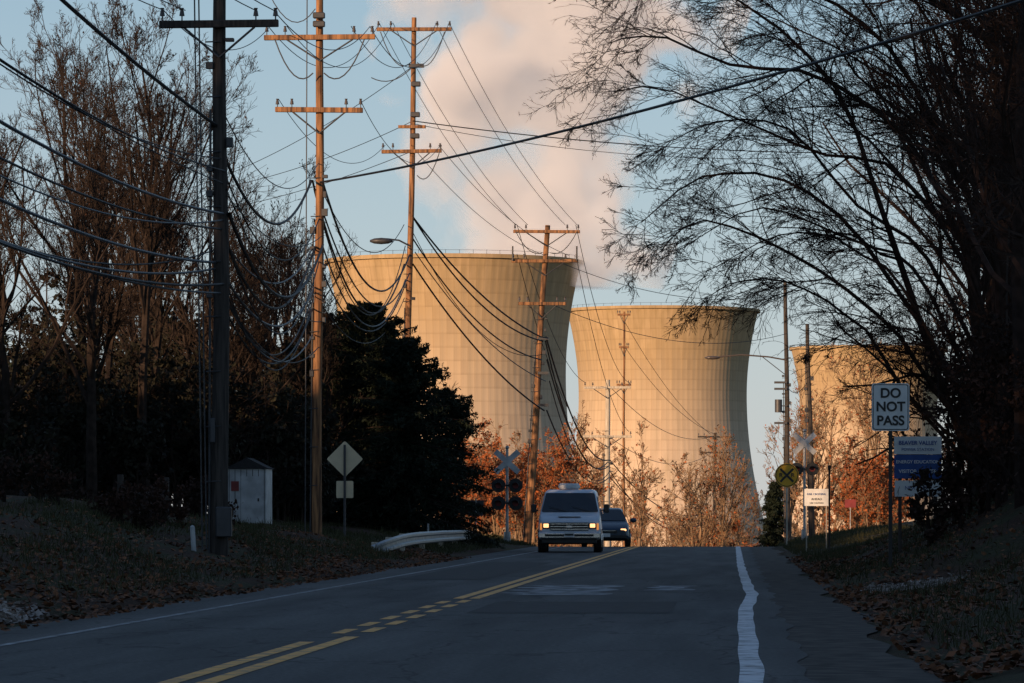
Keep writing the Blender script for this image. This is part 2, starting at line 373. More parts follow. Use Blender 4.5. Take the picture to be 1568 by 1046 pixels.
for (x,y,h,m5,l1) in [(-15.2,110,13.0,2,0.40),(-17.4,116,13.4,2,0.42),(-18.6,107,12.4,2,0.42),(-13.9,116,8.0,0,0.5),(-16.3,128,12.0,0,0.42),
                 (-13.4,124,7.6,0,0.55),(-19.2,136,13.0,0,0.48),(-15.2,142,9.5,0,0.5),(-12.4,128,7.2,0,0.55),(-17.2,101,8.5,0,0.55),
                 (-16.6,121,12.6,0,0.45),(-18.3,125,13.0,0,0.45),(-15.7,104,10.2,0,0.45),(-14.2,133,9.4,0,0.5),(-20.4,145,13.5,0,0.5),(-13.4,118,6.6,0,0.55)]:
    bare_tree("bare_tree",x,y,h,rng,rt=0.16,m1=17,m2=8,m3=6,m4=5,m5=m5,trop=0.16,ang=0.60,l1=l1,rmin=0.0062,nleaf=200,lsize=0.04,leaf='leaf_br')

def bush(name,specs,leaf,bark,rg,nl=2500,ls=0.09,rmin=0.008):
    A=Acc()
    for (x,y,h) in specs:
        for j in range(3):
            bare_tree("",x+rg.normal()*0.35,y+rg.normal()*0.4,h*rg.uniform(0.75,1.05),rg,rt=0.05,m1=9,m2=5,m3=4,m4=3,trop=0.08,ang=0.85,l1=0.6,rmin=rmin,nleaf=nl//3,lsize=ls,acc=A,tmin=0.08)
    return A.obj(name,[M[bark],M[leaf]])
sp=[(rng.uniform(-20,-11.5),rng.uniform(98,126),rng.uniform(2.4,4.6)) for _ in range(30)]
sp=[s_ for s_ in sp if not (s_[1]<113 and -14.9<s_[0]<-10.8)]
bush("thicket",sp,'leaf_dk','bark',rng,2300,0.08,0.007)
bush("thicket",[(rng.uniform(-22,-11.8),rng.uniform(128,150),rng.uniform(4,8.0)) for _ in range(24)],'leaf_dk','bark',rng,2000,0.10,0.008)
sp=[(rng.uniform(-15,-9.4),rng.uniform(72,98),rng.uniform(0.4,1.1)) for _ in range(18)]
sp=[s_ for s_ in sp if abs(s_[0]/s_[1]*110+12.5)>1.3]
bush("hedge",sp,'leaf_br','bark',rng,700,0.045,0.004)

def conifer(name,x,y,h,Rm,rg,nb=260,nl=46000,ls=0.10,top=0.75):
    z=hz(x,y)-0.1
    A=Acc(); k=6; s=np.linspace(0,1,k)
    P=np.zeros((1,k,3)); P[0,:,0]=x; P[0,:,1]=y; P[0,:,2]=z+s*h; A.add(*tubes(P,(0.16*(1-0.9*s))[None],6),0)
    t=rg.uniform(0.03,1.0,nb); az=rg.uniform(0,2*np.pi,nb); L=Rm*np.power(1-t,top)*rg.uniform(0.5,1.3,nb)+0.12
    up=np.interp(t,[0,0.6,1],[-0.15,0.15,0.7])
    s=np.linspace(0,1,6)
    B=np.zeros((nb,6,3))
    B[:,:,0]=x+np.cos(az)[:,None]*L[:,None]*s; B[:,:,1]=y+np.sin(az)[:,None]*L[:,None]*s
    B[:,:,2]=z+(t*h)[:,None]+L[:,None]*(up[:,None]*s-0.28*s*s+0.08*s**4)
    A.add(*tubes(B,(0.03*(1-0.8*s))[None].repeat(nb,0),3),0)
    b=rg.integers(0,nb,nl); u=rg.uniform(0.12,1.0,nl); w=(1-u)*0.35*L[b]+0.07
    bi=np.minimum((u*5).astype(int),4); f=(u*5-bi)[:,None]
    C=B[b,bi]*(1-f)+B[b,bi+1]*f
    lat=rg.normal(size=nl)*w*0.55; C[:,0]+=-np.sin(az[b])*lat; C[:,1]+=np.cos(az[b])*lat
    C[:,2]-=np.abs(rg.normal(size=nl))*0.10+np.abs(lat)*0.2
    A.add(*leafquads(C,ls,rg,0.28),1)
    return A.obj(name,[M['bark'],M['needle']])
conifer("spruce_tree",-11.2,130,6.9,3.0,rng,330,60000,0.085,0.5)
conifer("spruce_tree",-9.9,127,5.9,2.6,rng,290,50000,0.085,0.5)
conifer("spruce_tree",-12.8,133,6.6,2.4,rng,260,40000,0.085,0.5)
conifer("spruce_tree",-8.85,131,4.6,1.6,rng,150,20000,0.075,0.45)
conifer("pine_tree",2.0,212,4.2,1.1,rng,160,12000,0.12,0.7)
conifer("pine_tree",-20.6,112,10.6,2.2,rng,260,30000,0.10,0.6)

# right: big overhanging tree, limbs in metres
limbs=[([(4.3,62,0.9),(3.85,62,1.8),(3.38,62,2.5),(2.81,61.6,4.0),(2.24,61,5.4),(1.57,60.5,7.1),(.71,60,8.0),(-.43,59.6,8.7)],0.085),
 ([(3.6,62,2.1),(3.19,62.4,3.2),(1.95,63,5.1),(.71,63.5,6.1),(-.55,64,6.2),(-1.4,64.5,5.5)],0.05),
 ([(3.6,62,2.0),(3.0,61.8,2.86),(2.14,61.3,4.0),(.9,61,4.8),(-.33,60.6,5.2),(-1.0,60.3,4.7)],0.045),
 ([(3.9,64,3.0),(3.57,64,4.7),(2.62,64.4,6.6),(1.19,64.8,7.6),(-.24,65,7.8),(-1.4,65.3,8.3),(-2.1,65.6,8.2)],0.06),
 ([(3.5,62,1.9),(2.8,62.2,2.67),(2.05,62.6,3.8),(1.2,63,4.4),(.3,63.4,4.5),(-.4,63.8,4.2)],0.035),
 ([(3.7,62,2.3),(3.1,61.5,3.0),(2.5,61.2,3.65),(1.7,61,3.8),(1.0,60.8,3.5)],0.022),
 ([(4.6,60,2.0),(4.2,60,6.7),(3.1,59.7,8.0),(1.67,59.4,8.7),(.24,59,9.3)],0.08),
 ([(4.0,61,2.0),(3.7,61,5.0),(3.2,61.3,7.4),(2.2,61.5,9.3)],0.08),
 ([(3.8,63,3.0),(2.9,63.4,4.9),(1.9,63.8,5.7),(.8,64,6.9),(-.3,64.3,7.0),(-1.2,64.6,6.7)],0.04),
 ([(3.9,63,4.6),(3.2,62.6,6.4),(2.2,62.3,7.9),(0.9,62,8.8),(-.8,61.8,9.3),(-1.7,61.6,9.0)],0.05),
 ([(3.7,62,2.6),(2.7,62.5,4.6),(1.5,63,5.2),(.3,63,5.6),(-.9,63,5.0)],0.035),
 ([(3.6,61,2.2),(2.5,60.5,4.2),(1.5,60.2,4.9),(.5,60,4.9),(-.6,60,4.4)],0.03),
 ([(4.2,63,4),(3.3,63,6),(2.5,63.5,7.3),(1.4,64,8.2),(0,64,8.9)],0.045),
 ([(3.9,62,3.4),(3.2,62,5.2),(2.3,62,6.3),(1.2,62,6.5),(0.2,62,7.0),(-1.0,62,7.5),(-1.9,62,7.4)],0.04),
 ([(4.0,62,2.6),(3.3,62,3.6),(2.6,62,4.3),(1.9,62,4.5)],0.03)]
G=1.18
def grow(p): return (p[0]*G, 74+(p[1]-62)*G, 1.05+(p[2]-1.05)*G)
def limb_tree(name,base,limbs,rg):
    A=Acc()
    A.add(*tubes(resample([grow(p) for p in base],9)[None],np.linspace(0.22,0.09,9)[None],8),0)
    for pts,r in limbs:
        P=resample([grow(p) for p in pts],16)[None]; P=P+np.cumsum(rg.normal(size=P.shape)*0.03,axis=1)
        R=(r*G*np.linspace(1,0.14,16))[None]; A.add(*tubes(P,R,6),0)
        bl=np.array([-0.035,0,-0.012])
        c1,r1=spawn(P,R,22,rg,0.70,0.25,0.15,-0.01,0.15,8,0.42,0.0065,bl); A.add(*tubes(c1,r1,4),0)
        c2,r2=spawn(c1,r1,7,rg,0.68,0.50,0.12,-0.02,0.17,6,0.5,0.0052,bl); A.add(*tubes(c2,r2,3),0)
        c3,r3=spawn(c2,r2,6,rg,0.68,0.55,0.1,-0.02,0.20,5,0.55,0.0042,bl); A.add(*tubes(c3,r3,3),0)
        c4,r4=spawn(c3,r3,2,rg,0.7,0.6,0.1,-0.02,0.2,4,0.6,0.0037); A.add(*tubes(c4,r4,3),0)
    return A.obj(name,[M['bark_r']])
limb_tree("bare_tree",[(4.5,62.5,0.6),(4.1,62.3,1.8),(3.9,62.2,3.2),(4.0,62.4,6.0),(4.4,62.6,9.0)],limbs,rng)
for (x,y,h) in [(4.45,58,11),(4.6,68,12),(5.1,77,11.5),(4.9,86,11),(5.8,90,13),(5.6,98,13),(6.9,104,14),(6.7,114,13),(7.6,124,14),
                (5.2,72,13),(6.4,86,14),(7.3,97,14.5),(8.3,112,15.5),(6.1,81,13)]:
    bare_tree("bare_tree",x,y,h,rng,rt=0.15,m1=17,m2=8,m3=6,m4=5,trop=0.06,ang=0.75,l1=0.46,bark='bark_r',rmin=0.0058,nleaf=250,lsize=0.04,lean=(rng.uniform(-.06,.03),0))
bush("thicket",[(np.interp(y,[60,130],[4.1,8.0])+rng.uniform(-0.35,1.6),y,rng.uniform(1.6,3.8)) for y in rng.uniform(64,130,30)]+[(3.75,70,1.3),(4.2,70,3.0),(4.0,76,3.2)],'leaf_br','bark_r',rng,2200,0.05,0.0045)

A=Acc()
for _ in range(56):
    y=rng.uniform(225,330); x=rng.uniform(-13,9)*y/260
    if x>0.8 and x<3: continue
    bare_tree("",x,y,rng.uniform(6.0,10.5),rng,rt=0.13,m1=12,m2=6,m3=5,m4=3,trop=0.12,ang=0.62,l1=0.52,rmin=0.014,nleaf=200,lsize=0.08,acc=A)
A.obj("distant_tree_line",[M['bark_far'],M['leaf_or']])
A=Acc()
for _ in range(70):
    y=rng.uniform(340,700); x=rng.uniform(-0.18,0.08)*y
    bare_tree("",x,y,rng.uniform(9,14)+ (y-340)*0.012,rng,rt=0.15,m1=10,m2=5,m3=4,m4=3,trop=0.12,ang=0.6,l1=0.5,rmin=0.03,nleaf=300,lsize=0.22,acc=A)
A.obj("distant_woods",[M['bark_far'],M['leaf_br']])
bush("autumn_shrubs",[(rng.uniform(-11.5,-7.4)*(y/175),y,rng.uniform(2.6,4.4)) for y in rng.uniform(165,200,16)],'leaf_or','bark_far',rng,2900,0.06,0.01)
bush("autumn_shrubs",[(rng.uniform(-1.6,0.3),y,rng.uniform(4,6.5)) for y in rng.uniform(250,290,6)],'leaf_or','bark_far',rng,2600,0.09,0.012)
bush("autumn_shrubs",[(rng.uniform(5.2,8.5),y,rng.uniform(3,5)) for y in rng.uniform(215,245,9)],'leaf_or','bark_far',rng,2600,0.08,0.012)

# unseen woodland on the left hill, behind / beside the camera, added to shade the foreground
n=90000; A=Acc()
wy=rng.uniform(-190,118,n); wxx=rng.uniform(-52,-36,n)
Ht=np.interp(wy,[-190,30,45,80,118],[12,12,5,4.5,3.0])
cl=0.75+0.25*np.sin(wy*0.45)*np.sin(wy*0.17+1)
wz=height(wxx,wy)+rng.random(n)*Ht*cl
A.add(*leafquads(np.stack([wxx,wy,wz],-1),0.33,rng),1)
for yy in np.arange(-185,116,9.0):
    bare_tree("",-44+rng.normal()*3,yy,float(np.interp(yy,[-190,30,45,80,118],[15,15,8,7,5])),rng,rt=0.2,m1=8,m2=4,m3=3,m4=0,rmin=0.02,acc=A)
A.obj("shading_woodland",[M['bark'],M['leaf_br']])

# ------------------------------------------------------------------ primitive builder
class MB:
    def __init__(s): s.v=[]; s.f=[]; s.m=[]; s.s=[]
    def raw(s,vs,fs,m=0,sm_=False):
        n=len(s.v); s.v+= [tuple(map(float,p)) for p in vs]
        for f in fs: s.f.append(tuple(i+n for i in f)); s.m.append(m); s.s.append(sm_)
    def box(s,c,d,m=0,bev=0.0,rz=0.0,ry=0.0):
        hx,hy,hz_=[q/2 for q in d]; b=min(bev,hx*.9,hy*.9,hz_*.9)
        if b<=0:
            vs=[(sx*hx,sy*hy,sz*hz_) for sz in(-1,1) for sy in(-1,1) for sx in(-1,1)]
            fs=[(0,2,3,1),(4,5,7,6),(0,1,5,4),(2,6,7,3),(0,4,6,2),(1,3,7,5)]
        else:
            r=[]; fs=[]
            for (z,ins) in [(-hz_,b),(-hz_+b,0),(hz_-b,0),(hz_,b)]:
                x_,y_=hx-ins,hy-ins; c_=b if ins==0 else b*0.6
                r.append([(-x_+c_,-y_,z),(x_-c_,-y_,z),(x_,-y_+c_,z),(x_,y_-c_,z),(x_-c_,y_,z),(-x_+c_,y_,z),(-x_,y_-c_,z),(-x_,-y_+c_,z)])
            vs=[p for q in r for p in q]
            for a_ in range(3):
                for j in range(8): fs.append((a_*8+j,a_*8+(j+1)%8,a_*8+8+(j+1)%8,a_*8+8+j))
            fs.append(tuple(range(7,-1,-1))); fs.append(tuple(range(24,32)))
        cz,sz_=math.cos(rz),math.sin(rz); cy,sy_=math.cos(ry),math.sin(ry)
        out=[]
        for (x,y,z) in vs:
            x,z=x*cy+z*sy_,-x*sy_+z*cy
            x,y=x*cz-y*sz_,x*sz_+y*cz
            out.append((x+c[0],y+c[1],z+c[2]))
        s.raw(out,fs,m)
    def cyl(s,p0,p1,r0,r1=None,n=12,m=0,sm_=True,caps=True):
        r1=r0 if r1 is None else r1
        p0=Vector(p0);p1=Vector(p1); t=(p1-p0).normalized(); ref=Vector((1,0,0)) if abs(t.z)>.9 else Vector((0,0,1))
        a_=t.cross(ref).normalized(); b_=t.cross(a_)
        vs=[]
        for p,r in((p0,r0),(p1,r1)):
            for j in range(n):
                q=2*math.pi*j/n; vs.append(p+a_*r*math.cos(q)+b_*r*math.sin(q))
        s.raw(vs,[(j,(j+1)%n,n+(j+1)%n,n+j) for j in range(n)],m,sm_)
        if caps: s.raw(vs,[tuple(range(n-1,-1,-1)),tuple(range(n,2*n))],m)
    def tube(s,pts,r,n=6,m=0):
        for a_,b_ in zip(pts[:-1],pts[1:]): s.cyl(a_,b_,r,r,n,m,caps=True)
    def sphere(s,c,r,m=0,n=10,sc=(1,1,1)):
        vs=[];fs=[]
        for i_ in range(n//2+1):
            a_=math.pi*i_/(n//2)
            for j in range(n):
                b_=2*math.pi*j/n; vs.append((c[0]+sc[0]*r*math.sin(a_)*math.cos(b_),c[1]+sc[1]*r*math.sin(a_)*math.sin(b_),c[2]+sc[2]*r*math.cos(a_)))
        for i_ in range(n//2):
            for j in range(n): fs.append((i_*n+j,i_*n+(j+1)%n,(i_+1)*n+(j+1)%n,(i_+1)*n+j))
        s.raw(vs,fs,m,True)
    def loft(s,secs,m=0,sm_=True):
        rings=[rrect(*q) for q in secs]; n=len(rings[0]); vs=[p for r in rings for p in r]; fs=[]
        for i_ in range(len(rings)-1):
            for j in range(n): fs.append((i_*n+j,(i_+1)*n+j,(i_+1)*n+(j+1)%n,i_*n+(j+1)%n))
        s.raw(vs,fs,m,sm_); s.raw(vs,[tuple(range(n)),tuple(range(len(vs)-1,len(vs)-n-1,-1))],m)
    def obj(s,name,mats,loc=(0,0,0),scale=1.0,rz=0.0,parent=None,rot=None):
        me=bpy.data.meshes.new(name); me.from_pydata(s.v,[],s.f)
        for q in mats: me.materials.append(M[q])
        me.polygons.foreach_set("material_index",s.m); me.polygons.foreach_set("use_smooth",s.s); me.validate(); me.update()
        o=bpy.data.objects.new(name,me); scene.collection.objects.link(o); o.location=loc; o.scale=(scale,)*3
        o.rotation_euler=rot if rot else (0,0,rz)
        if parent: o.parent=parent
        return o
def rounded(c,r,n=4):
    out=[]; k=len(c)
    for i_ in range(k):
        C=Vector(c[i_]); A_=Vector(c[i_-1]); B_=Vector(c[(i_+1)%k])
        a_=C+(A_-C).normalized()*r; b_=C+(B_-C).normalized()*r
        for j in range(n+1):
            t=j/n; out.append(a_*(1-t)**2+C*2*t*(1-t)+b_*t*t)
    return out
def rrect(y,zb,zt,hb,ht,r):
    return [tuple(p) for p in rounded([(-hb,y,zb),(hb,y,zb),(ht,y,zt),(-ht,y,zt)],r)]

# ------------------------------------------------------------------ cooling towers
def tower(x,y,ztop):
    H=ztop+45; NS=104; seg=NS*4; rows=64
    zt=H-28.5; Rt=28.8
    zz=np.linspace(8,H,rows)
    def Rf(z): return np.where(z>zt,Rt*np.sqrt(1+((z-zt)/53.8)**2),Rt*np.sqrt(1+((z-zt)/64.)**2))
    th=np.arange(seg)*2*np.pi/seg
    rib=np.where(np.arange(seg)%4<2,0.03,0.0)
    th2=th.copy(); th2[0::4]+=2*np.pi/seg*0.35; th2[1::4]-=2*np.pi/seg*0.1
    rr=Rf(zz)[:,None]+rib[None]
    V=np.stack([rr*np.cos(th2),rr*np.sin(th2),np.repeat(zz[:,None],seg,1)],-1)
    def ringat(r,z): return np.stack([r*np.cos(th2),r*np.sin(th2),np.full(seg,z)],-1)
    Rr=float(Rf(np.array(H)))
    extra=[ringat(Rr+0.9,H-0.1),ringat(Rr+0.9,H+0.9),ringat(Rr-0.8,H+0.9)]
    for z in np.linspace(H-3,8,20): extra.append(ringat(float(Rf(np.array(z)))-0.8,z))
    V=np.concatenate([V,np.array(extra)],0); nr=len(V)
    idx=np.arange(nr*seg).reshape(nr,seg)
    a=idx[:-1];b=np.roll(a,-1,1);d=idx[1:];c=np.roll(d,-1,1)
    Q=np.stack([a,b,c,d],-1).reshape(-1,4); V=V.reshape(-1,3)
    A=Acc(); A.add(V,Q,0)
    n=44; q=np.arange(n)*2*np.pi/n; r0=float(Rf(np.array(0.)))+1; r1=float(Rf(np.array(8.)))
    for sgn in(-1,1):
        P=np.zeros((n,2,3)); P[:,0]=np.stack([r0*np.cos(q),r0*np.sin(q),0*q-1],-1); P[:,1]=np.stack([r1*np.cos(q+sgn*.07),r1*np.sin(q+sgn*.07),0*q+8.4],-1)
        A.add(*tubes(P,np.full((n,2),0.5),6),0)
    n=60; q=np.arange(n)*2*np.pi/n
    P=np.zeros((n,2,3)); P[:,0]=np.stack([(Rr+.5)*np.cos(q),(Rr+.5)*np.sin(q),0*q+H+.8],-1); P[:,1]=P[:,0]+[0,0,1.1]; A.add(*tubes(P,np.full((n,2),0.05),4),1)
    q=np.linspace(0,2*np.pi,121); P=np.stack([(Rr+.5)*np.cos(q),(Rr+.5)*np.sin(q),0*q+H+1.8],-1)[None]; A.add(*tubes(P,np.full((1,121),0.04),4),1)
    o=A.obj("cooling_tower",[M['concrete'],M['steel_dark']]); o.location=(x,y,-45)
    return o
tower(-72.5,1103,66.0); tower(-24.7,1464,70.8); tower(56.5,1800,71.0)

# steam plume
def steam(name,loc,Hh,r0,kr,cx1,cx2,dens,rad_dom,emis):
    seg=24; zz=np.linspace(0,Hh,12); th=np.arange(seg)*2*np.pi/seg; V=[]
    for z in zz:
        R=rad_dom(z); V.append(np.stack([cx1*z+cx2*z*z+R*np.cos(th),R*0.72*np.sin(th),np.full(seg,z)],-1))
    V=np.array(V).reshape(-1,3); me=bpy.data.meshes.new(name); f=[]
    for i_ in range(11):
        for j in range(seg): f.append((i_*seg+j,i_*seg+(j+1)%seg,(i_+1)*seg+(j+1)%seg,(i_+1)*seg+j))
    f.append(tuple(range(seg-1,-1,-1))); f.append(tuple(range(11*seg,12*seg)))
    me.from_pydata([tuple(map(float,p)) for p in V],[],f)
    m=bpy.data.materials.new(name); m.use_nodes=True; nt=m.node_tree; N=nt.nodes; L=nt.links; N.clear()
    try: m.cycles.volume_step_rate=2.5
    except Exception: pass
    out=N.new("ShaderNodeOutputMaterial"); pv=N.new("ShaderNodeVolumePrincipled"); L.new(pv.outputs[0],out.inputs["Volume"])
    pv.inputs["Color"].default_value=(0.98,0.97,0.97,1); pv.inputs["Anisotropy"].default_value=-0.2
    tc=N.new("ShaderNodeTexCoord")
    def mth(op,a=None,b=None,c=None):
        n_=N.new("ShaderNodeMath"); n_.operation=op
        for i_,q in enumerate((a,b,c)):
            if q is None: continue
            if isinstance(q,(int,float)): n_.inputs[i_].default_value=q
            else: L.new(q,n_.inputs[i_])
        return n_.outputs[0]
    sx=N.new("ShaderNodeSeparateXYZ"); L.new(tc.outputs["Object"],sx.inputs[0]); x,y,z=sx.outputs
    nz=N.new("ShaderNodeTexNoise"); nz.inputs["Scale"].default_value=0.038; nz.inputs["Detail"].default_value=2.5; nz.inputs["Roughness"].default_value=0.55
    L.new(tc.outputs["Object"],nz.inputs["Vector"])
    cx=mth('MULTIPLY_ADD',z,cx1,mth('MULTIPLY',mth('MULTIPLY',z,z),cx2))
    dx=mth('SUBTRACT',x,cx)
    y2=mth('MULTIPLY',y,1.4)
    r=mth('SQRT',mth('ADD',mth('MULTIPLY',dx,dx),mth('MULTIPLY',y2,y2)))
    rn=mth('DIVIDE',r,mth('MULTIPLY_ADD',z,kr,r0))
    v=mth('ADD',mth('SUBTRACT',1.0,rn),mth('MULTIPLY_ADD',nz.outputs["Fac"],4.0,-1.95))
    n_=N.new("ShaderNodeMath"); n_.operation='MULTIPLY'; n_.use_clamp=True; L.new(v,n_.inputs[0]); n_.inputs[1].default_value=2.2
    de=mth('MULTIPLY',n_.outputs[0],dens)
    L.new(de,pv.inputs["Density"])
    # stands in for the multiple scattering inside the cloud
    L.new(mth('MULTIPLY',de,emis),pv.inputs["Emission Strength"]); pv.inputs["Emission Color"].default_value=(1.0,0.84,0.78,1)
    me.materials.append(m)
    o=bpy.data.objects.new(name,me); scene.collection.objects.link(o); o.location=loc
    return o
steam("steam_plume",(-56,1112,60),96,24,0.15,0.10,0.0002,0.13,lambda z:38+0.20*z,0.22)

# ------------------------------------------------------------------ utility poles
def pole(x,y,ztop,r=0.14,arms=(),wood='wood',lean=0.0,name="utility_pole",z0=None,extra=None,steps=True):
    zb=(hz(x,y)-0.2) if z0 is None else z0
    mb=MB(); n=14
    for j in range(n):
        a_,b_=j/n,(j+1)/n
        f=lambda t:(x+lean*t+0.02*math.sin(t*9+x),y,zb+(ztop-zb)*t)
        mb.cyl(f(a_),f(b_),r*(1.12-.42*a_),r*(1.12-.42*b_),10,0,caps=(j==n-1))
    cx=lambda z:x+lean*(z-zb)/(ztop-zb)
    for (z,w) in arms:
        c=cx(z); yy=y-r-0.05; tl=rng.normal()*0.012
        mb.box((c,yy,z),(w,0.10,0.12),0,0.01,ry=tl)
        for sg in(-1,1):
            mb.cyl((c+sg*w*0.30,yy-0.01,z-0.05),(c,yy,z-0.55),0.02,0.02,5,1)
            for fr in(0.95,0.62,):
                px_=c+sg*w*fr/2
                mb.cyl((px_,yy,z+0.04),(px_,yy,z+0.13),0.012,0.012,5,1)
                mb.cyl((px_,yy,z+0.13),(px_,yy,z+0.22),0.045,0.03,8,2); mb.cyl((px_,yy,z+0.22),(px_,yy,z+0.26),0.02,0.035,8,2)
    if steps:
        for z in np.arange(zb+1.4,min(ztop-.5,zb+9),0.9):
            mb.cyl((cx(z)-r*1.6,y-r,z),(cx(z)+r*0.2,y-r,z+0.01),0.012,0.012,4,1)
        for z in np.arange(zb+3.6,min(ztop-1,zb+9),0.42):
            if rng.random()<0.8: mb.box((cx(z)+rng.choice([-1,1])*r*1.2,y-r*0.6,z),(rng.uniform(.07,.15),0.10,rng.uniform(0.05,0.18)),1,0.01)
    mb.cyl((x-r*1.25+0.0,y-r*0.5,zb),(cx(zb+7.5)-r*1.1,y-r*0.5,min(ztop-1,zb+7.5)),0.022,0.022,6,1)
    if extra: extra(mb,cx)
    return mb.obj(name,[wood,'steel_dark','ceramic'])
def p1x(mb,cx):
    mb.box((-8.36,69.82,0.95),(0.26,0.14,0.5),1,0.02)
    mb.box((-8.54,69.8,2.45),(0.08,0.05,0.4),1,0.01)
    for dx in (-0.20,-0.27):
        mb.cyl((-8.44+dx,69.8,0.5),(-8.44+dx-0.15,69.8,11),0.013,0.013,5,1)
pole(-8.44,70,11,0.138,[(9.1,1.95)],'wood_dark',0,extra=p1x)
def loop(mb,p0,p1,sag,r=0.016):
    pts=[(p0[0]*(1-t)+p1[0]*t,p0[1],p0[2]*(1-t)+p1[2]*t-4*sag*t*(1-t)) for t in np.linspace(0,1,9)]
    mb.tube(pts,r,5,1)
def p2x(mb,cx):
    mb.cyl((-10.05,99.8,0.4),(-10.0,99.8,14),0.014,0.014,5,1)
    loop(mb,(-10.75,99.7,12.2),(-9.85,99.7,11.4),.45); loop(mb,(-8.65,99.7,12.2),(-9.6,99.7,11.4),.45)
    loop(mb,(-10.9,99.7,13.3),(-9.8,99.7,12.9),.5,.012)
    for z in (12.75,12.55): mb.box((-9.72,99.75,z),(0.28,0.15,0.14),1,0.02)
pole(-9.8,100,14.2,0.115,[(12.25,2.6),(10.55,2.05)],'wood',0.1,extra=p2x)
def p3x(mb,cx):
    c=cx(10.1); mb.tube([(c,139.9,9.9),(c-0.35,139.8,10.08),(c-0.75,139.7,10.12)],0.03,6,1)
    mb.sphere((c-0.92,139.7,10.05),0.36,1,10,(1.1,0.5,0.30))
    mb.box((cx(15.8)+0.1,139.8,15.8),(0.5,0.15,0.12),1); mb.box((cx(13.8),139.8,13.8),(0.9,0.1,0.1),0)
    for z in (15.2,14.2,13.5): mb.box((cx(z)+.1,139.8,z),(0.3,0.2,0.16),1,0.02)
    loop(mb,(-11.6,139.7,16.9),(-10.6,139.7,15.9),.5); loop(mb,(-9.5,139.7,16.9),(-10.4,139.7,15.9),.5)
    loop(mb,(-11.9,139.7,15.4),(-10.6,139.7,15.7),.25); loop(mb,(-9.6,139.7,13.2),(-10.4,139.7,12.2),.5)
pole(-10.85,140,17.4,0.115,[(17.0,2.46),(13.0,1.97)],'wood',0.35,extra=p3x)
def p4x(mb,cx):
    c=cx(8)
    for z in (7.7,6.4,5.2): mb.box((c+0.1,159.8,z),(0.4,0.15,0.1),1)
    for sg in (-1,1): mb.cyl((cx(10.6)+sg*1.2,159.7,10.6),(cx(10.6)+sg*1.2,159.7,11.15),0.035,0.035,6,1)
    loop(mb,(-8.2,159.7,11.7),(-7.2,159.7,10.9),.3); loop(mb,(-5.9,159.7,11.7),(-6.9,159.7,10.9),.3)
pole(-7.77,160,11.95,0.14,[(11.7,2.5),(10.6,2.5),(9.0,1.8)],'wood',0.74,extra=p4x,z0=-0.2)
pole(-6.5,218,8.0,0.17,[(7.6,2.4),(5.1,2.5)],'wood_grey',0.0)
pole(-6.8,262,13.6,0.09,[(13.4,0.8),(11.4,0.6),(9.1,0.9)],'wood',0.0,steps=False)
pole(-1.4,300,6.9,0.14,[(6.6,2.4),(5.5,2.1)],'wood_dark',0.0)
pole(3.1,170,8.7,0.11,[],'wood_dark',-0.2)
pole(-8.7,24,11,0.14,[(9.4,2.4)],'wood_dark',0)
pole(6.2,44,9,0.14,[],'wood_dark',0)
pole(9,150,14.5,0.13,[(14,2.4)],'wood_dark',0)
pole(-22,160,13.2,0.13,[(12.8,2.4)],'wood_dark',0)
def lampx(mb,cx):
    pts=[(2.42,199.9,8.35),(1.6,199.9,8.5),(0.3,199.9,8.6),(-0.75,199.9,8.5)]
    mb.tube(pts,0.04,6,2); mb.sphere((-1.05,199.9,8.46),0.34,2,10,(1.1,0.5,0.25))
    mb.cyl((2.45,199.9,7.6),(1.3,199.9,8.5),0.02,0.02,5,1)
    mb.cyl((2.05,199.8,5.9),(2.05,199.8,6.5),0.18,0.18,10,1); mb.box((2.2,199.8,6.2),(0.5,0.05,0.05),1)
    for z in (7.0,7.3,5.4): mb.box((2.15,199.8,z),(0.6,0.1,0.1),1)
pole(2.5,200,12.0,0.13,[],'wood_dark',-0.12,name="street_lamp",extra=lampx)

# ------------------------------------------------------------------ wires
W={0:[],1:[]}
def wire(a_,b_,sag,r=0.008,m=0,n=26):
    r=r*1.3
    t=np.linspace(0,1,n)[:,None]; p=np.array(a_)*(1-t)+np.array(b_)*t; p[:,2]-=(4*sag*t*(1-t))[:,0]
    W[m].append((p,r))
def chain(x1,y1,x2,y2,L):
    for (z1,z2,s,r,m) in L: 
        o1=rng.uniform(-0.12,0.16); wire((x1+o1,y1-0.1,z1),(x2+o1,y2-0.1,z2),s,r,m)
chain(-8.7,24,-8.44,70,[(9.2,7.45,.45,.022,0),(7.6,6.7,.8,.010,0),(6.9,6.0,.8,.018,1),(6.5,5.9,1.2,.010,1),(6.3,5.75,.8,.013,0),(6.0,5.2,.8,.018,1),(5.7,5.1,1.1,.014,1),(5.4,4.85,.9,.016,0),(7.2,6.5,.5,.008,0),(6.0,5.4,1.4,.010,0),(5.2,4.7,.7,.013,1),(8.0,6.9,1.1,.008,0)])
for sg in(-.9,-.55,.6,.9): wire((-8.7+sg*1.2,24,9.6),(-8.44+sg,69.8,9.32),.8,.007)
chain(-8.44,70,-9.8,100,[(7.45,8.9,1.3,.022,0),(7.7,9.3,.9,.008,1),(6.7,8.0,1.2,.012,0),(6.0,7.4,1.3,.024,0),(5.9,7.35,1.45,.020,0),(5.85,7.3,.9,.014,1),(5.75,7.0,1.7,.012,0),(5.25,6.4,1.0,.018,1),(5.2,6.3,1.5,.012,0),(4.85,5.9,1.3,.014,0),(6.4,5.6,.6,.009,0),(6.3,7.6,.5,.008,0),(5.0,5.3,1.0,.012,1),(4.7,5.0,.7,.010,0),(5.5,6.2,1.9,.010,0)])
for sg in(-.9,.9): wire((-8.44+sg,69.8,9.32),(-9.7+sg*1.3,99.8,12.5),.6,.007)
